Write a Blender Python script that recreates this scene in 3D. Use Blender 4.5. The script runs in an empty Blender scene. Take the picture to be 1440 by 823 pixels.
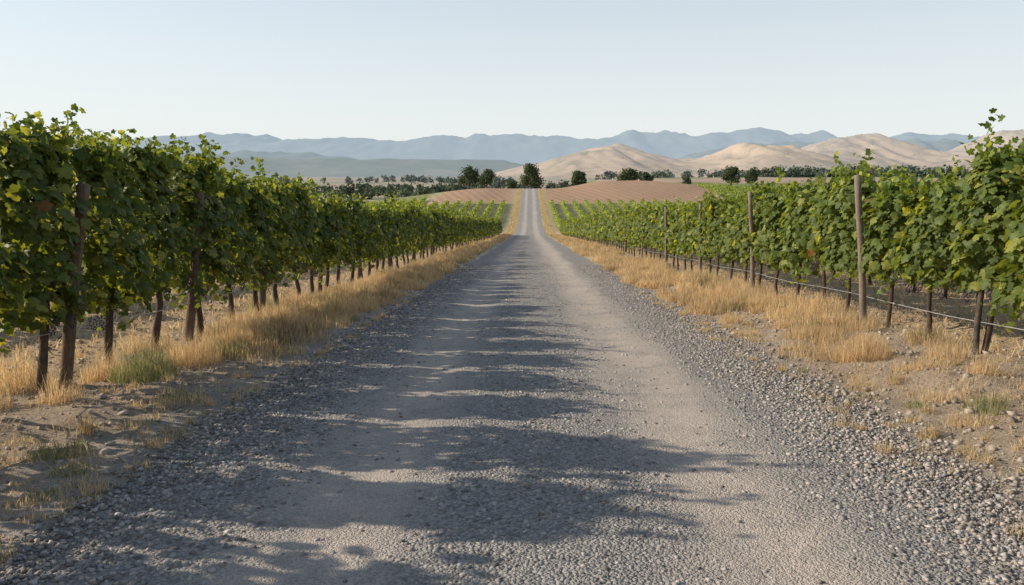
import bpy, math, random
import numpy as np
from mathutils import Vector
rng=np.random.default_rng(7); random.seed(7)
D=bpy.data
# ---------------------------------------------------------------- helpers
TAB=rng.random((256,256))
def vnoise(x,y):
    x=np.asarray(x,float);y=np.asarray(y,float)
    xi=np.floor(x).astype(int);yi=np.floor(y).astype(int)
    fx=x-xi;fy=y-yi;fx=fx*fx*(3-2*fx);fy=fy*fy*(3-2*fy)
    a=TAB[xi%256,yi%256];b=TAB[(xi+1)%256,yi%256];c=TAB[xi%256,(yi+1)%256];d=TAB[(xi+1)%256,(yi+1)%256]
    return (a*(1-fx)+b*fx)*(1-fy)+(c*(1-fx)+d*fx)*fy
def fbm(x,y,o=4):
    s=0;a=.5;t=0
    for i in range(o):
        s=s+a*vnoise(x*2**i+17*i,y*2**i+31*i);t+=a;a*=.5
    return s/t
def ridged(x,y,o=4):
    s=0;a=.5;t=0
    for i in range(o):
        s=s+a*(1-abs(2*vnoise(x*2**i+9*i,y*2**i+5*i)-1));t+=a;a*=.5
    return s/t
def ss(v,a,b):
    t=np.clip((np.asarray(v,float)-a)/(b-a),0,1);return t*t*(3-2*t)
def build(name,V,F,mat,col=None,smooth=False,parent=None):
    V=np.ascontiguousarray(V,dtype=np.float32).reshape(-1,3);F=np.ascontiguousarray(F,dtype=np.int32)
    k=F.shape[1];me=D.meshes.new(name)
    me.vertices.add(len(V));me.vertices.foreach_set("co",V.ravel())
    me.loops.add(F.size);me.loops.foreach_set("vertex_index",F.ravel())
    me.polygons.add(len(F));me.polygons.foreach_set("loop_start",np.arange(0,F.size,k,dtype=np.int32))
    me.update(calc_edges=True)
    if smooth: me.polygons.foreach_set("use_smooth",np.ones(len(F),bool))
    if col is not None:
        c=np.ones((len(V),4),np.float32);c[:,:3]=col
        at=me.color_attributes.new("Col",'FLOAT_COLOR','POINT');at.data.foreach_set("color",c.ravel())
    me.materials.append(mat);ob=D.objects.new(name,me);bpy.context.collection.objects.link(ob)
    if parent: ob.parent=parent
    return ob
def empty(name):
    e=D.objects.new(name,None);bpy.context.collection.objects.link(e);return e
class Acc:
    def __init__(s): s.V=[];s.F=[];s.C=[];s.n=0
    def add(s,V,F,C=None):
        V=V.reshape(-1,3);s.V.append(V);s.F.append(F+s.n);s.n+=len(V)
        if C is not None: s.C.append(C)
    def make(s,name,mat,smooth=False,parent=None):
        return build(name,np.concatenate(s.V),np.concatenate(s.F),mat,np.concatenate(s.C) if s.C else None,smooth,parent)
def norm(a): return a/np.maximum(np.linalg.norm(a,axis=-1,keepdims=True),1e-9)
def tube(acc,pts,rad,n=8,col=None):
    pts=np.array(pts,float);rad=np.array(rad,float)
    d=norm(np.gradient(pts,axis=0));ref=np.array([0,1.,0]) if abs(d[0,1])<.8 else np.array([1.,0,0])
    a=norm(np.cross(d,ref));b=np.cross(d,a);th=np.linspace(0,2*np.pi,n,endpoint=False)
    R=(np.cos(th)[None,:,None]*a[:,None]+np.sin(th)[None,:,None]*b[:,None])*rad[:,None,None]+pts[:,None]
    m=len(pts);V=np.concatenate([R.reshape(-1,3),pts[-1:]+d[-1:]*rad[-1]*.2])
    F=[]
    for i in range(m-1):
        for j in range(n):
            p=i*n+j;q=i*n+(j+1)%n;F+= [(p,q,q+n),(p,q+n,p+n)]
    for j in range(n): F.append(((m-1)*n+j,(m-1)*n+(j+1)%n,m*n))
    acc.add(V,np.array(F),None if col is None else np.tile(col,(len(V),1)))
# ---------------------------------------------------------------- node materials
def newmat(name):
    m=D.materials.new(name);m.use_nodes=True;nt=m.node_tree;nt.nodes.clear()
    out=nt.nodes.new('ShaderNodeOutputMaterial');return m,nt,out
def N(nt,t,**k):
    n=nt.nodes.new(t)
    for a,v in k.items(): setattr(n,a,v)
    return n
def L(nt,a,b): nt.links.new(a,b)
def noise(nt,pos,scale,detail=5,rough=.6):
    n=N(nt,'ShaderNodeTexNoise');n.inputs['Scale'].default_value=scale;n.inputs['Detail'].default_value=detail;n.inputs['Roughness'].default_value=rough
    L(nt,pos,n.inputs['Vector']);return n.outputs['Fac']
def mrange(nt,v,a,b,c=0,d=1):
    n=N(nt,'ShaderNodeMapRange');n.inputs[1].default_value=a;n.inputs[2].default_value=b;n.inputs[3].default_value=c;n.inputs[4].default_value=d
    L(nt,v,n.inputs[0]);return n.outputs[0]
def math_(nt,op,a,b=None):
    n=N(nt,'ShaderNodeMath',operation=op)
    for i,v in enumerate((a,b)):
        if v is None: continue
        if isinstance(v,(int,float)): n.inputs[i].default_value=v
        else: L(nt,v,n.inputs[i])
    return n.outputs[0]
def mix(nt,f,a,b,bt='MIX'):
    n=N(nt,'ShaderNodeMix',data_type='RGBA',blend_type=bt)
    for i,v in ((0,f),(6,a),(7,b)):
        if isinstance(v,(int,float)): n.inputs[i].default_value=v
        elif isinstance(v,tuple): n.inputs[i].default_value=(*v,1)
        else: L(nt,v,n.inputs[i])
    return n.outputs[2]
def bsdf(nt,out,col,rough=.9,bump=None,bd=.02,bs=1,spec=.3):
    b=N(nt,'ShaderNodeBsdfPrincipled')
    if isinstance(col,tuple): b.inputs['Base Color'].default_value=(*col,1)
    else: L(nt,col,b.inputs['Base Color'])
    b.inputs['Roughness'].default_value=rough;b.inputs['Specular IOR Level'].default_value=spec
    if bump is not None:
        n=N(nt,'ShaderNodeBump');n.inputs['Distance'].default_value=bd;n.inputs['Strength'].default_value=bs
        L(nt,bump,n.inputs['Height']);L(nt,n.outputs[0],b.inputs['Normal'])
    if out is not None: L(nt,b.outputs[0],out.inputs[0])
    return b
def geo(nt): return N(nt,'ShaderNodeNewGeometry').outputs['Position']
def attr(nt): return N(nt,'ShaderNodeAttribute',attribute_name='Col').outputs['Color']

def leaf_mat(name,tr=.35,rough=.45,spec=.3,tint=(2.0,1.8,.7)):
    m,nt,out=newmat(name);c=attr(nt);p=geo(nt)
    c2=mix(nt,mrange(nt,noise(nt,p,9,2),.3,.7),mix(nt,1.0,c,(.8,.82,.8),'MULTIPLY'),c)
    b=bsdf(nt,None,c2,rough,spec=spec)
    t=N(nt,'ShaderNodeBsdfTranslucent');L(nt,mix(nt,1.0,c2,tint,'MULTIPLY'),t.inputs[0])
    x=N(nt,'ShaderNodeMixShader');x.inputs[0].default_value=tr
    L(nt,b.outputs[0],x.inputs[1]);L(nt,t.outputs[0],x.inputs[2]);L(nt,x.outputs[0],out.inputs[0]);return m
M_leaf=leaf_mat('grape_leaf',.40,.5,.22,(2.5,2.1,.6));M_grass=leaf_mat('dry_grass',.42,.8,.1,(1.4,1.22,.92));M_tree=leaf_mat('tree_foliage',.12,.9,.05)
def wood_mat(name,a,b):
    m,nt,out=newmat(name);p=geo(nt)
    mp=N(nt,'ShaderNodeMapping');mp.inputs['Scale'].default_value=(60,60,4);L(nt,p,mp.inputs[0])
    n=noise(nt,mp.outputs[0],1,6,.7);n2=noise(nt,p,6,4)
    c=mix(nt,mrange(nt,n,.3,.7),a,b);c=mix(nt,mrange(nt,n2,.45,.75,0,.6),c,tuple(v*.45 for v in a))
    bsdf(nt,out,c,.9,n,.01,.9);return m
M_bark=wood_mat('vine_bark',(.05,.035,.026),(.13,.09,.065))
M_post=wood_mat('weathered_post_brown',(.10,.065,.045),(.22,.145,.10))
M_post2=wood_mat('weathered_post_grey',(.17,.13,.10),(.34,.27,.21))
m,nt,out=newmat('wire');bsdf(nt,out,mix(nt,mrange(nt,noise(nt,geo(nt),4),.4,.6),(.25,.25,.25),(.38,.37,.36)),.5);M_wire=m
m,nt,out=newmat('dark_stake');bsdf(nt,out,mix(nt,mrange(nt,noise(nt,geo(nt),14),.4,.6),(.05,.045,.04),(.11,.08,.06)),.7);M_stake=m
# terrain
m,nt,out=newmat('dry_ground');p=geo(nt);c=attr(nt)
n1=noise(nt,p,.35,6,.65);n2=noise(nt,p,3.5,8,.75);n3=noise(nt,p,38,4,.8)
v=N(nt,'ShaderNodeTexVoronoi');v.inputs['Scale'].default_value=26;L(nt,p,v.inputs['Vector'])
c=mix(nt,mrange(nt,n1,.35,.65,0,.4),c,mix(nt,1.0,c,(.80,.76,.72),'MULTIPLY'))
c=mix(nt,mrange(nt,n2,.35,.68,0,.65),c,mix(nt,1.0,c,(.67,.60,.54),'MULTIPLY'))
c=mix(nt,mrange(nt,n3,.42,.75,0,.6),c,mix(nt,1.0,c,(1.45,1.38,1.25),'MULTIPLY'))
# plough lines on the far fields
sg=N(nt,'ShaderNodeSeparateXYZ');L(nt,p,sg.inputs[0])
pl=math_(nt,'SINE',math_(nt,'MULTIPLY',math_(nt,'ADD',sg.outputs[0],math_(nt,'MULTIPLY',sg.outputs[1],.18)),2.2))
pm=math_(nt,'MULTIPLY',mrange(nt,sg.outputs[1],236,246),mrange(nt,sg.outputs[1],640,760,1,0))
pm=math_(nt,'MULTIPLY',pm,mrange(nt,math_(nt,'ABSOLUTE',sg.outputs[0]),6,8))
c=mix(nt,math_(nt,'MULTIPLY',pm,mrange(nt,pl,-.5,1,0,.5)),c,mix(nt,1.0,c,(.66,.64,.62),'MULTIPLY'))
h=math_(nt,'ADD',math_(nt,'MULTIPLY',n2,1.6),math_(nt,'ADD',math_(nt,'MULTIPLY',n3,.6),math_(nt,'MULTIPLY',v.outputs['Distance'],-.3)))
bsdf(nt,out,c,.95,h,.05,1,.15);M_ground=m
# road
m,nt,out=newmat('gravel_road');p=geo(nt)
sx=N(nt,'ShaderNodeSeparateXYZ');L(nt,p,sx.inputs[0])
mp=N(nt,'ShaderNodeMapping');mp.inputs['Scale'].default_value=(1,.12,1);L(nt,p,mp.inputs[0])
nw=noise(nt,mp.outputs[0],1.6,4,.6)
xx=math_(nt,'ADD',sx.outputs[0],math_(nt,'MULTIPLY',math_(nt,'SUBTRACT',nw,.5),1.1))
dl=math_(nt,'ABSOLUTE',math_(nt,'ADD',xx,1.15));dr=math_(nt,'ABSOLUTE',math_(nt,'SUBTRACT',xx,1.25))
trk=mrange(nt,math_(nt,'MINIMUM',math_(nt,'ADD',dl,.12),dr),.3,.8,1,0)
nm=noise(nt,p,2.2,8,.7);trk=math_(nt,'MULTIPLY',trk,mrange(nt,nm,.32,.55,.35,1))
vo=N(nt,'ShaderNodeTexVoronoi');vo.inputs['Scale'].default_value=48;L(nt,p,vo.inputs['Vector'])
vo2=N(nt,'ShaderNodeTexVoronoi');vo2.inputs['Scale'].default_value=95;L(nt,p,vo2.inputs['Vector'])
bw=N(nt,'ShaderNodeRGBToBW');L(nt,vo.outputs['Color'],bw.inputs[0])
bw2=N(nt,'ShaderNodeRGBToBW');L(nt,vo2.outputs['Color'],bw2.inputs[0])
g=mix(nt,mrange(nt,bw.outputs[0],.25,.75),(.22,.203,.186),(.44,.405,.36))
fine=mix(nt,mrange(nt,bw2.outputs[0],.2,.8),(.46,.38,.305),(.64,.54,.445))
c=mix(nt,trk,g,fine)
c=mix(nt,mrange(nt,noise(nt,p,.6,5),.35,.7,0,.35),c,(.29,.258,.23))
c=mix(nt,mrange(nt,noise(nt,p,60,3),.55,.72,0,.65),c,(.12,.107,.095))
hh=math_(nt,'MULTIPLY',vo.outputs['Distance'],mrange(nt,trk,0,1,-1.0,-.18))
hh=math_(nt,'ADD',hh,math_(nt,'MULTIPLY',vo2.outputs['Distance'],-.35));hh=math_(nt,'ADD',hh,math_(nt,'MULTIPLY',nm,1.2))
bsdf(nt,out,c,.92,hh,.022,1,.25);M_road=m
m,nt,out=newmat('crushed_stone');bsdf(nt,out,attr(nt),.9,noise(nt,geo(nt),150,3),.003,.6,.2);M_stone=m
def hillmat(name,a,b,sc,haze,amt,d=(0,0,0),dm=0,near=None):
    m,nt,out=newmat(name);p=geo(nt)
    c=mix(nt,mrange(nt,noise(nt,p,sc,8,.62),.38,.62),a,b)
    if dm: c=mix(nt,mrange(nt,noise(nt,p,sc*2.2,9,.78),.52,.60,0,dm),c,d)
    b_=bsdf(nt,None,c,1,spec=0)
    e=N(nt,'ShaderNodeEmission');e.inputs[0].default_value=(*haze,1)  # constant glow mixed into the hill surface as painted distance haze, no volume
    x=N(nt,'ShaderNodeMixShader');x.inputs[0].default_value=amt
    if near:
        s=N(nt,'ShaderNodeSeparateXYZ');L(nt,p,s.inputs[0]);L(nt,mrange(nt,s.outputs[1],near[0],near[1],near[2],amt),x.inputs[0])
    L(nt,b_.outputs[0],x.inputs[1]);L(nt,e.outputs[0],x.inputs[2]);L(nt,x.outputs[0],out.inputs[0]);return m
# ---------------------------------------------------------------- ground height
cy=np.array([-400,0,135,165,190,300,335,420,600,1000,2000,4000,14000]);cz=np.array([20.8,0,-7.02,-7.6,-7.1,-.4,-.4,-2.2,-6,-8,3,34,60])
ty=np.arange(-400,14001,1.);tz=np.interp(ty,cy,cz)
k=np.ones(17)/17;tzs=np.convolve(np.convolve(np.pad(tz,16,mode='edge'),k,'valid'),k,'valid')
def P(y): return np.interp(y,ty,tzs)
def macro(x,y):
    z=P(y)
    z=z+3.1*np.exp(-(np.abs(x-38)/32)**3-((y-335)/60)**2)*ss(x,6,32)
    z=z+14*ss(y,400,820)*ss(x,50,125)*(1-ss(y,1200,2200))
    z=z-5.5*ss(-x,14,75)*ss(y,170,300)*(1-ss(y,1200,2500))
    z=z+.5*np.exp(-((x+19)/12)**2-((y-285)/40)**2)*ss(-x,7,16)
    z=z+(fbm(x*.006,y*.006)-.5)*14*ss(np.hypot(x,y),500,1500)
    z=z+(fbm(x*.03+4,y*.03)-.5)*1.6*ss(abs(x),10,40)*ss(y,150,220)
    return z
def ground(x,y):
    x=np.asarray(x,float);y=np.asarray(y,float)
    e=ss(abs(x),2.75,3.7)*(1-ss(y,60,110))
    m_=e*((fbm(x*.9,y*.9,4)-.42)*.24+(fbm(x*5,y*5,3)-.5)*.09)+.12*ss(x,3.3,4.6)*(1-ss(y,60,110))
    rut=-.03*np.exp(-((abs(x)-1.15)/.4)**2)*(abs(x)<2.75)*(1-ss(y,60,110))
    return macro(x,y)+m_+rut
def grow(a,b,s,f):
    r=[a]
    while r[-1]<b: r.append(r[-1]+s);s*=f
    return r
xs=list(np.arange(0,7.01,.11));xs=xs+grow(xs[-1]+.15,60,.18,1.05)
xs=xs+grow(xs[-1]+1.5,14000,1.8,1.06);xs=np.array([-v for v in xs[:0:-1]]+xs)
ysn=grow(-60,2.0,3,1.0)[:-1];ysn=[v for v in ysn if v<1.5]+list(np.arange(2,22,.1))+grow(22,150,.14,1.02)
ysn=ysn+grow(ysn[-1]+2,430,2.2,1.0);ysn=np.array(ysn+grow(ysn[-1]+4,13500,5,1.045))
X,Y=np.meshgrid(xs,ysn);Z=ground(X,Y)
inroad=(abs(X)<2.4)&(Y<1000);Z=np.where(inroad,Z-.006,Z)
def lerp(a,b,t): return a*(1-t[...,None])+b*t[...,None]
A=lambda *v: np.array(v)
C=np.tile(A(.48,.385,.29),(*X.shape,1))
C=lerp(C,A(.60,.44,.265),ss(abs(X),5.0,6.2)*.8)
C=lerp(C,A(.49,.44,.38),1-ss(abs(abs(X)-2.6)+ (fbm(X*2,Y*2)-.5)*.7,.35,1.0))
C=lerp(C,A(.44,.38,.24),ss(Y,125,150));
patch=vnoise(X*.004+3,Y*.003+8);pq=np.floor(patch*9)%3
far=ss(Y,430,560)
FC=np.where(pq[...,None]==0,A(.46,.36,.28),np.where(pq[...,None]==1,A(.24,.28,.16),A(.48,.40,.30)))
C=lerp(C,FC,far)
vin=ss(Y,150,156)*(1-ss(Y,240,244))*ss(abs(X),5,6);C=lerp(C,A(.34,.33,.16),vin)
wob=(fbm(X*.03,Y*.03)-.5)*14
rb=ss(X,5.0,6)*(1-ss(X+wob*.6-.06*(Y-300),62,64))*ss(Y+.10*X,240,243)*(1-ss(Y,440,450));C=lerp(C,A(.47,.31,.205),rb)
lb=ss(-X,5.0,6)*(1-ss(-X,30,32))*ss(Y,240,243)*(1-ss(Y,350,360));C=lerp(C,A(.47,.31,.205),lb)
gf=ss(X,55,62)*(1-ss(X,420,430))*ss(Y,398,402)*(1-ss(Y+X*.1,655,662));C=lerp(C,A(.22,.27,.085),gf)
gf2=ss(X+wob*.6,64,67)*ss(Y,255,262)*(1-ss(Y,375,380));C=lerp(C,A(.28,.30,.11),gf2)
bf=ss(X,70,76)*ss(Y+X*.1,655,662)*(1-ss(Y,760,770));C=lerp(C,A(.46,.35,.26),bf)
lg=ss(-X,34,37)*ss(Y,245,250)*(1-ss(Y,480,500));C=lerp(C,A(.26,.29,.11),lg)
lt=ss(-X,40,60)*(1-ss(-X,150,160))*ss(Y,420,440)*(1-ss(Y,590,600));C=lerp(C,A(.50,.37,.27),lt)
gold=(1-ss(abs(X),np.where(Y>150,3.9,5.0),np.where(Y>150,4.7,5.8)))*ss(abs(X),2.5,3.2)*ss(Y,20,60)*(1-ss(Y,500,520));C=lerp(C,A(.56,.48,.30),gold*.9)
hz=ss(np.hypot(X,Y),700,5000);C=lerp(C,A(.44,.46,.46),hz*.7)  # aerial haze painted into the ground colour, stronger with distance
ny,nx=X.shape;idx=np.arange(ny*nx).reshape(ny,nx)
F=np.stack([idx[:-1,:-1],idx[:-1,1:],idx[1:,1:],idx[1:,:-1]],-1).reshape(-1,4)
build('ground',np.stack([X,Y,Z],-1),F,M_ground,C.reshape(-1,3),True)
# road sheet
ry=ysn[ysn<480];t=np.linspace(-1,1,61)
w=lambda s:2.62+.26*(fbm(ry*.9+s,ry*0+s)-.5)+.18*(fbm(ry*5+s,ry*0+s)-.5)
wl=w(3);wr=w(9)+.28
RX=np.where(t[None]<0,t[None]*wl[:,None],t[None]*wr[:,None]);RY=np.repeat(ry[:,None],61,1)
RZ=ground(RX,RY)+.004+.012*(1-abs(t[None])**6)
ny,nx=RX.shape;idx=np.arange(ny*nx).reshape(ny,nx);F=np.stack([idx[:-1,:-1],idx[:-1,1:],idx[1:,1:],idx[1:,:-1]],-1).reshape(-1,4)
build('gravel_road',np.stack([RX,RY,RZ],-1),F,M_road,None,True)
# ---------------------------------------------------------------- stones
def rotm(n):
    q=norm(rng.normal(size=(n,4)));w_,x,y,z=q.T
    return np.stack([1-2*(y*y+z*z),2*(x*y-z*w_),2*(x*z+y*w_),2*(x*y+z*w_),1-2*(x*x+z*z),2*(y*z-x*w_),2*(x*z-y*w_),2*(y*z+x*w_),1-2*(x*x+y*y)],-1).reshape(n,3,3)
CUBE=np.array([(x,y,z) for x in(-1,1) for y in(-1,1) for z in(-1,1)],float)*.5
CF=np.array([(0,1,3,2),(4,6,7,5),(0,4,5,1),(2,3,7,6),(0,2,6,4),(1,5,7,3)])
def stones(acc,x,y,s,colfn,sink=.15,zoff=.01):
    n=len(x);T=CUBE[None]*rng.uniform(.6,1.2,(n,1,3))+rng.normal(0,.13,(n,8,3))
    V=np.einsum('nij,nkj->nki',rotm(n),T);V[:,:,2]*=.7
    V=V*s[:,None,None];V[:,:,0]+=x[:,None];V[:,:,1]+=y[:,None];V[:,:,2]+=(ground(x,y)+zoff+s*sink)[:,None]
    acc.add(V,(CF[None]+8*np.arange(n)[:,None,None]).reshape(-1,4),np.repeat(colfn(n),8,0))
def greycol(n):
    b=rng.uniform(.14,.50,n)[:,None];t=rng.random(n)[:,None]
    return b*(np.array([1.04,.98,.92])*(1-t)+np.array([1.18,.98,.80])*t)
ac=Acc()
for (y0,y1,n,s0,s1) in ((2.6,7,44000,.007,.030),(7,14,44000,.009,.030),(14,34,34000,.014,.032)):
    x=rng.uniform(-3.2,3.6,n*2);y=y0+(y1-y0)*rng.random(n*2)
    tr=np.exp(-((np.where(x<0,x+1.1,x-1.3)+(fbm(y*.2,y*0)-.5)*.6)/.5)**2)
    edge=np.exp(-((np.where(x<0,-x+.15,x-.1)-2.5)/.45)**2)
    pr=np.clip(.30+.8*edge-.36*tr,.03,1)*np.where(x<-2.55,np.clip(1-(-x-2.55)/.5,0,1)**1.5,1)*np.where(x>2.85,np.clip(1-(x-2.85)/.7,0,1)**1.5,1)*(.2+1.6*fbm(x*1.3,y*1.0))
    kp=rng.random(n*2)<pr;x=x[kp];y=y[kp]
    s=s0+(s1-s0)*rng.random(len(x))**3
    stones(ac,x,y,s,greycol)
ac.make('gravel',M_stone)
ac=Acc()
for sgn in(-1,1):
    n=12000;y=2.6+22*rng.random(n)**1.3;x=sgn*rng.uniform(2.8,7.5,n);s=.010+.05*rng.random(n)**6
    stones(ac,x,y,s,lambda n:rng.uniform(.24,.48,n)[:,None]*np.array([1.05,.87,.7]),zoff=0)
ac.make('soil_clods',M_stone)
# ---------------------------------------------------------------- grass
def blades(acc,x,y,ln,wd,lean,col,z0=0):
    n=len(x);th=rng.uniform(0,2*np.pi,n);d=np.stack([np.cos(th),np.sin(th),0*th],-1)
    fa=rng.uniform(0,2*np.pi,n);sd=np.stack([np.cos(fa),np.sin(fa),0*fa],-1)*wd[:,None]*.5
    up=np.array([0,0,1.]);b=np.stack([x,y,ground(x,y)-.01+z0],-1)
    m1=b+(up*np.cos(lean*.5)[:,None]+d*np.sin(lean*.5)[:,None])*ln[:,None]*.55
    tp=m1+(up*np.cos(lean*1.3)[:,None]+d*np.sin(lean*1.3)[:,None])*ln[:,None]*.45
    V=np.stack([b-sd,b+sd,m1-sd*.7,m1+sd*.7,tp],1)
    F=np.array([(0,1,3),(0,3,2),(2,3,4)]);F=(F[None]+5*np.arange(n)[:,None,None]).reshape(-1,3)
    acc.add(V,F,np.repeat(col,5,0))
def strawcol(n,g=0.):
    t=rng.random(n)[:,None]**1.6;c=np.array([.88,.70,.46])*(1-t)+np.array([.50,.36,.21])*t
    gm=(rng.random(n)<g)[:,None];return np.where(gm,np.array([.28,.30,.15])*rng.uniform(.6,1.2,(n,1)),c)
def greencol(n):
    t=(rng.random(n)<.3)[:,None]
    return np.where(t,np.array([.58,.48,.30]),np.array([.27,.31,.15])*rng.uniform(.6,1.4,(n,1)))
def tuft(acc,cx,cy_,r,n,h,green=False,gm=.05,lean=.75):
    a=rng.uniform(0,6.283,n);q=r*np.sqrt(rng.random(n))*.8;x=cx+q*np.cos(a);y=cy_+q*np.sin(a)
    lum=.4+1.1*fbm(x*6,y*6,2)
    ln=h*rng.uniform(.35,1.15,n)*(1-.5*(q/r)**2)*lum;c=greencol(n) if green else strawcol(n,gm)
    blades(acc,x,y,ln,rng.uniform(.003,.006,n)*(1.3 if green else 1),np.abs(rng.normal(0,lean,n)),c)
dry=Acc();grn=Acc()
for q in [(4.05,9.6,.42,1500,.48),(4.1,12.6,.28,500,.3),(3.55,10.6,.22,250,.18),(3.5,8.3,.2,220,.16),(4.6,8.0,.2,250,.25),(3.7,6.6,.22,260,.16),(3.45,13.5,.3,400,.3),(3.9,11.4,.3,500,.28),(3.35,12.2,.3,400,.2),(3.9,7.4,.25,300,.15),(4.5,10.6,.3,400,.3),(4.9,7.2,.3,450,.3),(4.2,8.6,.3,400,.22),(4.8,9.1,.3,400,.3),(4.9,11.8,.35,600,.35),(4.4,11.6,.3,450,.3),(3.7,5.6,.25,300,.14),
          (-4.75,8.6,.35,800,.42),(-4.2,9.7,.4,1000,.42),(-4.0,11.0,.45,1000,.42),(-3.6,12.0,.4,900,.36),(-4.4,7.2,.25,300,.3),(-4.6,6.1,.35,500,.3),(-3.2,8.6,.15,140,.14),(-3.3,6.4,.2,160,.12),(-3.9,5.4,.3,250,.16),(-3.2,10.4,.3,260,.16),(-5.3,7.9,.45,900,.55),(-5.1,10.4,.4,600,.4),(-4.7,12.6,.45,900,.45),(-4.1,13.4,.4,800,.4),(-2.95,5.9,.25,260,.1),(-5.0,6.9,.35,600,.45),(-2.75,4.6,.15,130,.08),(-2.8,7.9,.2,160,.1),(-2.75,9.3,.2,180,.12)]:
    tuft(dry,*q)
for q in [(-4.25,8.5,.45,1100,.42),(-3.9,10.2,.35,700,.34),(-4.6,9.3,.35,600,.4),(-3.35,7.4,.2,200,.14),(-3.5,5.6,.28,420,.16),(-3.15,5.2,.2,260,.12),(-3.05,4.7,.15,150,.09),(-3.6,4.6,.2,200,.1),(4.0,6.9,.25,400,.15),(3.6,7.3,.16,170,.1),(4.35,6.6,.14,140,.1),
          (3.75,15.2,.35,500,.3),(-3.7,15.5,.35,400,.3),(-5.3,15.5,.4,500,.5),(-3.15,13.8,.2,200,.15),(-2.9,6.9,.1,70,.07),(3.2,9.2,.1,80,.08),(-2.7,5.3,.12,90,.07),(-2.85,6.2,.12,110,.08)]:
    tuft(grn,q[0],q[1],q[2],q[3],q[4],True,lean=.9)
for sgn in(-1,1):
    for i in range(340):
        yy=3.5+16*random.random()**1.3;xx=sgn*(2.65+3.3*random.random()**1.2)
        tuft(dry if random.random()<.75 else grn,xx,yy,.05+.16*random.random(),int(20+100*random.random()),.05+.15*random.random(),gm=.15,lean=1.0)
    for (y0,y1,nt_,nb,hh_) in((10,30,340,250,.40),(30,60,330,120,.44),(60,135,400,70,.46)):
        for i in range(nt_):
            yy=y0+(y1-y0)*random.random();f=min(1,max(0,(yy-9)/14))
            xx=sgn*(3.0+ (1-f)*.4+ (1.75 if sgn<0 else 2.1)*random.random()**.9)
            if fbm(xx*.8+sgn*9,yy*.35)<.43: continue
            r=.15+.3*random.random()**1.5;n=int(nb*(.4+r*2.4));a=rng.uniform(0,6.283,n);q=r*np.sqrt(rng.random(n))
            wd=rng.uniform(.004,.008,n)*(1+yy/25)
            cc=strawcol(n,.04 if random.random()<.87 else .45)*random.uniform(.75,1.1)
            blades(dry,xx+q*np.cos(a),yy+q*np.sin(a)*1.3,hh_*random.uniform(.4,1.25)*rng.uniform(.35,1.15,n)*(1-.4*q/r),wd,np.abs(rng.normal(0,.7,n)),cc)
    n=12000;yy=135+170*rng.random(n);xx=sgn*rng.uniform(3.0,4.6,n)
    blades(dry,xx,yy,rng.uniform(.15,.4,n),np.full(n,.06),np.abs(rng.normal(0,.6,n)),strawcol(n,.3))
    n=40000;yy=2.6+32*rng.random(n)**1.5;xx=sgn*(2.8+8*rng.random(n));kp=rng.random(n)<np.clip((fbm(xx*1.2,yy*1.2)-.3)*3,.05,1)*np.where(abs(xx)<3.8,.45,1)
    xx=xx[kp];yy=yy[kp];n=len(xx)
    blades(dry,xx,yy,rng.uniform(.05,.2,n),rng.uniform(.003,.006,n),rng.uniform(1.2,1.6,n)*1.1,strawcol(n),z0=.015)
    n=30000;yy=6+100*rng.random(n)**1.2;xx=sgn*rng.uniform(5.4,20,n)
    blades(dry,xx,yy,rng.uniform(.08,.28,n),rng.uniform(.01,.03,n),rng.uniform(.6,1.3,n),strawcol(n,.04))
dry.make('dry_grass',M_grass);grn.make('green_weeds',M_grass)
# ---------------------------------------------------------------- vines
half=[(0,.08),(.2,-.12),(.42,-.06),(.5,.14),(.38,.27),(.56,.42),(.46,.62),(.27,.62),(.22,.82)]
o=half+[(0,1.0)]+[(-u,v) for u,v in half[:0:-1]]
LT=[(0,.38,.0)]+[(u,v,-.28*abs(u)-.22*max(0,v-.4)**1.2+.05*math.sin(7*v)) for u,v in o];LT=np.array(LT)
LF=np.array([(0,i,i+1) for i in range(1,len(o))]+[(0,len(o),1)])
ST=np.array([(0,0,0),(.5,.3,-.12),(.3,.85,-.2),(-.3,.85,-.2),(-.5,.3,-.12),(0,.45,0.05)]);SF=np.array([(5,0,1),(5,1,2),(5,2,3),(5,3,4),(5,4,0)])
def leaves(acc,pos,nrm,tip,s,col,T=LT,Fm=LF):
    n=len(pos);nrm=norm(nrm);tip=norm(tip-nrm*np.sum(tip*nrm,-1,keepdims=True));sd=np.cross(tip,nrm)
    W=T[None,:,0,None]*sd[:,None]+T[None,:,1,None]*tip[:,None]+T[None,:,2,None]*nrm[:,None]
    V=pos[:,None]+W*s[:,None,None]
    acc.add(V,(Fm[None]+len(T)*np.arange(n)[:,None,None]).reshape(-1,3),np.repeat(col,len(T),0))
def leafcol(n,bright=1.):
    t=rng.random(n)[:,None];a=np.array([.058,.086,.024]);b=np.array([.140,.178,.042]);c=np.array([.25,.265,.06])
    col=a*(1-t)+b*t;col=np.where(rng.random((n,1))<.12,c*rng.uniform(.8,1.1,(n,1)),col)
    col=np.where(rng.random((n,1))<.0015,np.array([.20,.10,.04]),col);return col*bright
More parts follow.
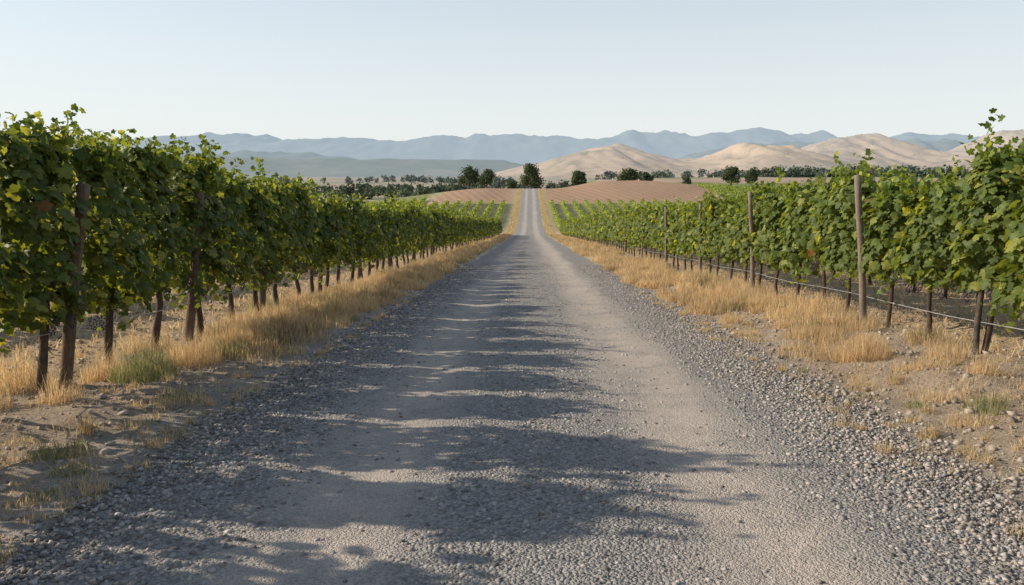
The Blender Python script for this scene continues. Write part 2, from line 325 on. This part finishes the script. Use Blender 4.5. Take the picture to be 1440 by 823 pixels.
def vine(acc,x0,yi,hz,dens,size,T,Fm,thick=.36,bright=1.,plume=1.):
    g=float(ground(x0,yi));zt=hz+rng.normal(0,.10)-.03;zb=.78+rng.uniform(-.12,.12)
    n=int(dens);u=rng.random(n)**.85;z=zb+(zt-.12-zb)*u
    prof=.74+.26*np.sin(np.pi*np.clip(u*1.0+.12,0,1))-.24*u**3;ryy=(.75-.38*u**2.2)*rng.uniform(.88,1.04)
    a=rng.uniform(0,6.283,n);r=np.where(rng.random(n)<.7,rng.uniform(.75,1.12,n),rng.uniform(.1,.8,n))
    lump=1+.75*(fbm(np.cos(a)*2+yi*3,z*2.8+yi,3)-.5)*2
    dx=thick*prof*r*np.cos(a)*lump;dy=ryy*r*np.sin(a)*lump
    pos=np.stack([x0+dx,yi+dy,g+z],-1)
    nr=np.stack([np.cos(a)*1.0,np.sin(a)*.55,.35+.5*u],-1)+rng.normal(0,.42,(n,3))
    tp=np.stack([rng.normal(0,.35,n),rng.normal(0,.45,n),-np.ones(n)],-1)
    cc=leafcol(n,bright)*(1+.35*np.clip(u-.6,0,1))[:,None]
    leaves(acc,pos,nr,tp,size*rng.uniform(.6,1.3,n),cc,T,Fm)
    P_=[];S_=[];ns=max(4,int(12*min(1,dens/500)+3))
    for k_ in range(ns):
        big=rng.random()<.14*plume
        sx_=x0+rng.uniform(-.26,.26);sy=yi+rng.normal(0,.22);z0=zt-.45;lenn=rng.uniform(.3,.58)*(1.55 if big else .95)
        lx,ly=rng.normal(0,.15,2);m_=max(3,int(lenn/(size*.22)))
        q=np.linspace(0,1,m_);P_.append(np.stack([sx_+lx*q*q+rng.normal(0,.045,m_),sy+ly*q*q+rng.normal(0,.045,m_),g+z0+lenn*q],-1));S_.append(size*(1.1-.5*q))
    if dens>150:
      for k_ in range(rng.integers(3,8)):
        sx_=x0+rng.choice([-1,1])*rng.uniform(.15,.38);sy=yi+rng.normal(0,.4);lenn=rng.uniform(.12,.45);m_=max(3,int(lenn/(size*.35)));q=np.linspace(0,1,m_)
        P_.append(np.stack([sx_+rng.normal(0,.05,m_),sy+rng.normal(0,.05,m_),g+zb+.12-lenn*q],-1));S_.append(size*(1-.35*q))
    P_=np.concatenate(P_);S_=np.concatenate(S_);n=len(P_)
    leaves(acc,P_,rng.normal(0,.7,(n,3))+np.array([0,0,.3]),rng.normal(0,.7,(n,3))+np.array([0,0,-.3]),S_*rng.uniform(.75,1.15,n),leafcol(n,bright*1.35),T,Fm)
def trunk(acc,x0,yi,r=.032,top=.95,n=8,wig=.035):
    g=float(ground(x0,yi));q=np.linspace(0,1,7);ph=rng.uniform(0,6,2)
    pts=np.stack([x0+wig*np.sin(q*4+ph[0])+rng.normal(0,.006,7),yi+wig*np.sin(q*5+ph[1])+rng.normal(0,.05)*q,g-.06+(top+.06)*q],-1)
    tube(acc,pts,r*(1.25-.35*q+.25*(q>.85)+rng.normal(0,.07,7)),n)
    if r>.02:
        for s in(-1,1):
            k_=np.linspace(0,1,5);p=pts[-1]+np.stack([rng.normal(0,.015,5),s*.6*k_,.04*np.sin(k_*3)+0*k_],-1);tube(acc,p,r*(.75-.4*k_),6)
def hL(y): return 2.36+.45*(1-ss(y,8,21))*ss(y,1,7)
def hR(y): return 2.28+.18*(1-ss(y,9,18))
for side,x0,hf in((-1,-4.95,hL),(1,5.35,hR)):
    row=empty('grapevine_row');fo=Acc();tk=Acc();wr_=Acc();y=-5.0
    while y<132:
        d,s,T,Fm=(1150,.116,LT,LF) if y<14 else ((760,.130,LT,LF) if y<24 else ((430,.16,ST,SF) if y<50 else (170,.25,ST,SF)))
        if y<5: d,s,T,Fm=(430,.14,ST,SF)
        xo=x0+rng.normal(0,.03);vine(fo,xo,y,float(hf(y)),d,s,T,Fm,thick=.36,bright=1.05 if side<0 else 1.25)
        trunk(tk,xo,y,.042 if side<0 else .030,.95,8 if y<30 else 5,.04 if side<0 else .015)
        y+=rng.uniform(1.15,1.42)
    for h,r in((.55,.006),(.98,.003),(1.35,.0025),(1.8,.0025)):
        yy=np.arange(-5,132,1.5);pts=np.stack([np.full_like(yy,x0-side*(.0 if h>.6 else .06)),yy,macro(np.full_like(yy,x0),yy)+h+.03+.02*np.sin(yy*1.05)],-1)
        tube(wr_,pts,np.full(len(yy),r),5)
    fo.make('foliage',M_leaf,parent=row);tk.make('trunks',M_bark,True,parent=row);wr_.make('wires',M_wire,parent=row)
for side in(-1,1):
    fo=Acc();tk=Acc();row=empty('grapevine_row')
    xsr=[-9.6,-13.4,-17,-20.6,-24.2,-27.8] if side<0 else [8.9,12.4,15.9,19.4,22.9,26.4,29.9]
    for j,xr in enumerate(xsr):
        y=-3. if j<2 else 4.
        while y<132:
            dn,sz=(110,.24) if (j<2 and y<40) else (55,.34)
            vine(fo,xr,y,1.65 if side<0 else 2.1,dn,sz,ST,SF,thick=.34,plume=.2);
            if y<70: trunk(tk,xr,y,.035,.95,5)
            y+=rng.uniform(1.15,1.35)
    fo.make('foliage',M_leaf,parent=row);tk.make('trunks',M_bark,True,parent=row)
def hillrows(name,xr,y0f,y1f,sp=3.0):
    fo=Acc()
    for x in np.arange(xr[0],xr[1],sp):
        y0,y1=y0f(x),y1f(x)
        if y1-y0<5: continue
        n=int((y1-y0)*17);y=rng.uniform(y0,y1,n);a=rng.uniform(0,6.283,n);h=rng.uniform(.3,1.3,n)+.12*np.sin(y*2.5)
        xx=x+.40*np.cos(a)*rng.uniform(.6,1.2,n)
        pos=np.stack([xx,y,macro(xx,y)+h],-1);nr=np.stack([np.cos(a),0*a,.6+0*a],-1)+rng.normal(0,.4,(n,3))
        leaves(fo,pos,nr,rng.normal(0,1,(n,3))+np.array([0,0,-1]),rng.uniform(.34,.52,n),leafcol(n,2.0),ST,SF)
    fo.make(name,M_leaf)
hillrows('hillside_vineyard',(6.3,190),lambda x:145,lambda x:237-.06*x if x<62 else 300,3.3)
hillrows('hillside_vineyard',(-110,-5.8),lambda x:145,lambda x:236 if x>-33 else 262,3.3)
# grape bunches under the canopy on the right-hand row
m,nt,out=newmat('grape_skin');bsdf(nt,out,mix(nt,mrange(nt,noise(nt,geo(nt),30),.4,.6),(.035,.018,.05),(.09,.05,.10)),.45);gb=Acc()
th=np.linspace(0,2*np.pi,7)[:-1]
for i in range(70):
    y=6+16*rng.random();sx_=rng.choice([-1,1]) ;x0=5.35 if sx_>0 else -4.95
    bx=x0-sx_*rng.uniform(.1,.34);g=float(ground(x0,y));bz=g+rng.uniform(.72,1.0)
    for k_ in range(26):
        u=k_/26;r=.045*(1-u)**.6+.006;a=k_*2.4;c0=np.array([bx+r*math.cos(a),y+r*math.sin(a),bz-.16*u])
        O=np.array([(1,0,0),(0,1,0),(-1,0,0),(0,-1,0),(0,0,1),(0,0,-1)],float)*.012+c0
        gb.add(O,np.array([(0,1,4),(1,2,4),(2,3,4),(3,0,4),(1,0,5),(2,1,5),(3,2,5),(0,3,5)]))
gb.make('grape_bunches',m,True)
# ---------------------------------------------------------------- posts
def post(x,y,h,lean_x,lean_y,r,mat,name='trellis_post'):
    ac=Acc();g=float(ground(x,y));q=np.linspace(0,1,9)
    pts=np.stack([x+lean_x*h*q+.012*np.sin(q*5+y),y+lean_y*h*q,g-.15+(h+.15)*q],-1);tube(ac,pts,r*(1.06-.12*q+rng.normal(0,.02,9)),12)
    tube(ac,[pts[5]+np.array([0,-.001,-.006]),pts[5]+np.array([0,0,.006])],[r*1.12]*2,12)
    ac.make(name,mat,False)
for i,(y,l) in enumerate([(8.15,.17),(11.3,.13),(14.5,.06),(18.6,.05),(23,.04),(28,.02),(34,.03),(40,.02),(47,.02),(55,.0),(64,.0),(74,.02)]):
    post(-4.98 if i else -4.97,y,2.15-.1*(i>2),l,.02,.062 if i<3 else .052,M_post)
for i,(y,l) in enumerate([(6.3,-.08),(12.2,-.10),(18.3,-.07),(24,-.03),(30,-.04),(36.5,-.02),(43,.0),(50,.0),(58,.0),(68,.0),(80,.0)]):
    post(5.15,y,2.32-.1*(i>2),l,-.01,.05,M_post2)
for y in(9.35,): post(5.28,y,1.2,.0,0,.032,M_stake,'metal_stake')
# ---------------------------------------------------------------- trees
def crown(acc,cx,cy_,bz,h,w,n,s,col,k_=12):
    bl=[(rng.uniform(-.33,.33)*w,rng.uniform(-.33,.33)*w,bz+h*rng.uniform(.26,.82),w*rng.uniform(.18,.30)) for _ in range(k_)]
    for bx,by,b_z,br in bl:
        f=1-.5*max(0,(b_z-bz)/h-.55)/.3
        m_=n//k_;d=norm(rng.normal(size=(m_,3)));r=br*rng.uniform(.4,1.12,m_)[:,None];pos=np.array([cx+bx*f,cy_+by*f,b_z])+d*r*np.array([1,1,.85])
        leaves(acc,pos,d+rng.normal(0,.5,(m_,3)),rng.normal(0,1,(m_,3)),s*rng.uniform(.6,1.3,m_),np.array(col)*rng.uniform(.55,1.35,(m_,1)),ST,SF)
def tree(x,y,h,w,col=(.10,.125,.065)):
    e=empty('oak_tree');g=float(macro(x,y));fo=Acc();tk=Acc();crown(fo,x,y,g,h,w,2600,h*.06,col,16)
    q=np.linspace(0,1,6);tube(tk,np.stack([x+.2*np.sin(q*3),y+0*q,g-.3+h*.6*q],-1),h*.03*(1.2-.8*q),7)
    for k_ in range(4):
        a=k_*1.6+x;b=np.array([x,y,g+h*.25]);tube(tk,[b,b+np.array([math.cos(a)*w*.15,math.sin(a)*w*.15,h*.18]),b+np.array([math.cos(a)*w*.32,math.sin(a)*w*.3,h*.32])],[h*.018,h*.012,h*.006],5)
    fo.make('crown',M_tree,parent=e);tk.make('trunk',M_bark,True,parent=e)
for q in [(-24.5,322,9.5,8.5),(-18,335,8.5,8.5),(.6,395,13,13),(28,470,14,9.5),(60,500,16,15),(74,512,13.5,8),(101,520,9,7),(139,560,15,13),(157,575,13,9),(-12,560,10,9)]:
    tree(*q)
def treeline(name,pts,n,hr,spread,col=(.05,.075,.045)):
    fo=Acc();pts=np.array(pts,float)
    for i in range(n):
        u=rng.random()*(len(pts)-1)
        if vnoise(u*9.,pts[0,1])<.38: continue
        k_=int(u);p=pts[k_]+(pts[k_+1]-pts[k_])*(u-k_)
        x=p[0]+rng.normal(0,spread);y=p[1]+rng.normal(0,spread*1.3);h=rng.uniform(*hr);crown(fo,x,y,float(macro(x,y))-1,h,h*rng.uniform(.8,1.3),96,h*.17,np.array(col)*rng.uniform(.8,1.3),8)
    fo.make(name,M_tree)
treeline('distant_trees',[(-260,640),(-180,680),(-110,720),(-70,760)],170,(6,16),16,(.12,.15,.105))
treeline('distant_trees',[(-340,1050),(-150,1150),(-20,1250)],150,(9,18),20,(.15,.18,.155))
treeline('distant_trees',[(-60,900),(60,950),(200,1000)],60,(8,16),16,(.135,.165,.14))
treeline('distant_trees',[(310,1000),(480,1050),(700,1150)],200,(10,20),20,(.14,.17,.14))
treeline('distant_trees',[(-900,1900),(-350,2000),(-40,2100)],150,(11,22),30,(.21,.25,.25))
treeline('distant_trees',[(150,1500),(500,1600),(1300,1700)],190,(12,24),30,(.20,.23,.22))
# ---------------------------------------------------------------- hills & mountains
def field(name,xr,yr,nx,ny,zf,mat):
    X,Y=np.meshgrid(np.linspace(*xr,nx),np.linspace(*yr,ny));Z=zf(X,Y);idx=np.arange(ny*nx).reshape(ny,nx)
    F=np.stack([idx[:-1,:-1],idx[:-1,1:],idx[1:,1:],idx[1:,:-1]],-1).reshape(-1,4);build(name,np.stack([X,Y,Z],-1),F,mat,None,True)
def G(x,y,cx,cy_,sx_,sy,h): return h*np.exp(-((x-cx)/sx_)**2-((y-cy_)/sy)**2)
def tan(x,y):
    z=G(x,y,400,4300,340,700,150)+G(x,y,1130,4000,320,600,160)+G(x,y,2000,4900,450,700,240)+G(x,y,2900,4900,440,700,225)+G(x,y,750,4800,420,500,100)+G(x,y,1550,4500,320,600,100)+G(x,y,-10,4600,260,500,50)+G(x,y,3700,4900,700,700,240)+G(x,y,2400,4000,350,500,90)
    r=ridged(x*.0042+3+y*.001,y*.0013+2,5);return z*(.44+.70*r)-6+P(y)*.8
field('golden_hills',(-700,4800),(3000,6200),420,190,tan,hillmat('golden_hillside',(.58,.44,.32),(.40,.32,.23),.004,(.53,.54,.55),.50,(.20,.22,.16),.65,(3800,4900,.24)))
def teal(x,y):
    z=G(x,y,-1500,5200,1400,900,95)+G(x,y,-400,5600,700,700,90)+G(x,y,-3000,5200,1200,900,120)
    return z*(.6+.65*ridged(x*.0018,y*.0012,4))-8+P(y)*.85
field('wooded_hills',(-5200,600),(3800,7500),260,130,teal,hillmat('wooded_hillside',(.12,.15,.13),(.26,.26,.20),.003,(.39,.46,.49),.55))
def mtn(x,y):
    env=ss(y,7800,10500)*(1-ss(y,11500,14500));crest=.93+.32*(fbm(x*.0009+2.3,y*0+4.4,4)-.5)
    r=ridged(x*.0012+5,y*.0006,5);return 665*env*crest*(.68+.48*r)-20
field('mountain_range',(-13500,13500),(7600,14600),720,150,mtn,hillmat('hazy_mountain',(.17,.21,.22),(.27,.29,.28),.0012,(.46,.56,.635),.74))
def mtn2(x,y):
    env=ss(y,6300,7900)*(1-ss(y,8400,9800));crest=.62+.7*(fbm(x*.0006+7.7,y*0+1.4,4)-.5)+.28*ss(x,0,3500)
    return 430*env*crest*(.60+.64*ridged(x*.0015+1,y*.0008,5))-20
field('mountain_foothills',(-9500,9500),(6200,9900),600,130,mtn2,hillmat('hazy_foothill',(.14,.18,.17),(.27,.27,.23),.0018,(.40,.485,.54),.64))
# ---------------------------------------------------------------- light, sky, camera
el=math.radians(26);ahead=math.radians(8)
sunv=Vector((-math.cos(el)*math.cos(ahead),math.cos(el)*math.sin(ahead),math.sin(el)))
sd=D.lights.new('sun','SUN');sd.energy=5;sd.angle=math.radians(.53);sd.color=(1,.89,.72)
so=D.objects.new('sun',sd);so.rotation_euler=(-sunv).to_track_quat('-Z','Y').to_euler();so.location=(-30,5,30);bpy.context.collection.objects.link(so)
wd=D.worlds.new('World');bpy.context.scene.world=wd;wd.use_nodes=True;nt=wd.node_tree;bg=nt.nodes['Background']
sk=nt.nodes.new('ShaderNodeTexSky');sk.sky_type='NISHITA';sk.sun_disc=False;sk.sun_elevation=el;sk.sun_rotation=math.radians(270)+ahead
sk.air_density=1.0;sk.dust_density=.6;sk.ozone_density=1.2
# haze layer thickening toward the horizon
tc=N(nt,'ShaderNodeTexCoord');sp=N(nt,'ShaderNodeSeparateXYZ');L(nt,tc.outputs['Generated'],sp.inputs[0])
zz=math_(nt,'MAXIMUM',sp.outputs[2],0.0)
fz=math_(nt,'EXPONENT',math_(nt,'ADD',math_(nt,'MULTIPLY',zz,-1.9),math_(nt,'MULTIPLY',math_(nt,'MULTIPLY',zz,zz),-2.6)))
L(nt,mix(nt,fz,sk.outputs[0],(5.6,5.85,5.85)),bg.inputs[0]);bg.inputs[1].default_value=.15
cd=D.cameras.new('camera');cd.sensor_width=36;cd.lens=28;cd.clip_start=.05;cd.clip_end=60000
co=D.objects.new('camera',cd);co.location=(0,0,1.7);co.rotation_euler=(math.radians(90-7.8),0,math.radians(1.28));bpy.context.collection.objects.link(co)
sc=bpy.context.scene;sc.camera=co;sc.view_settings.view_transform='Standard';sc.view_settings.look='None';sc.view_settings.exposure=0
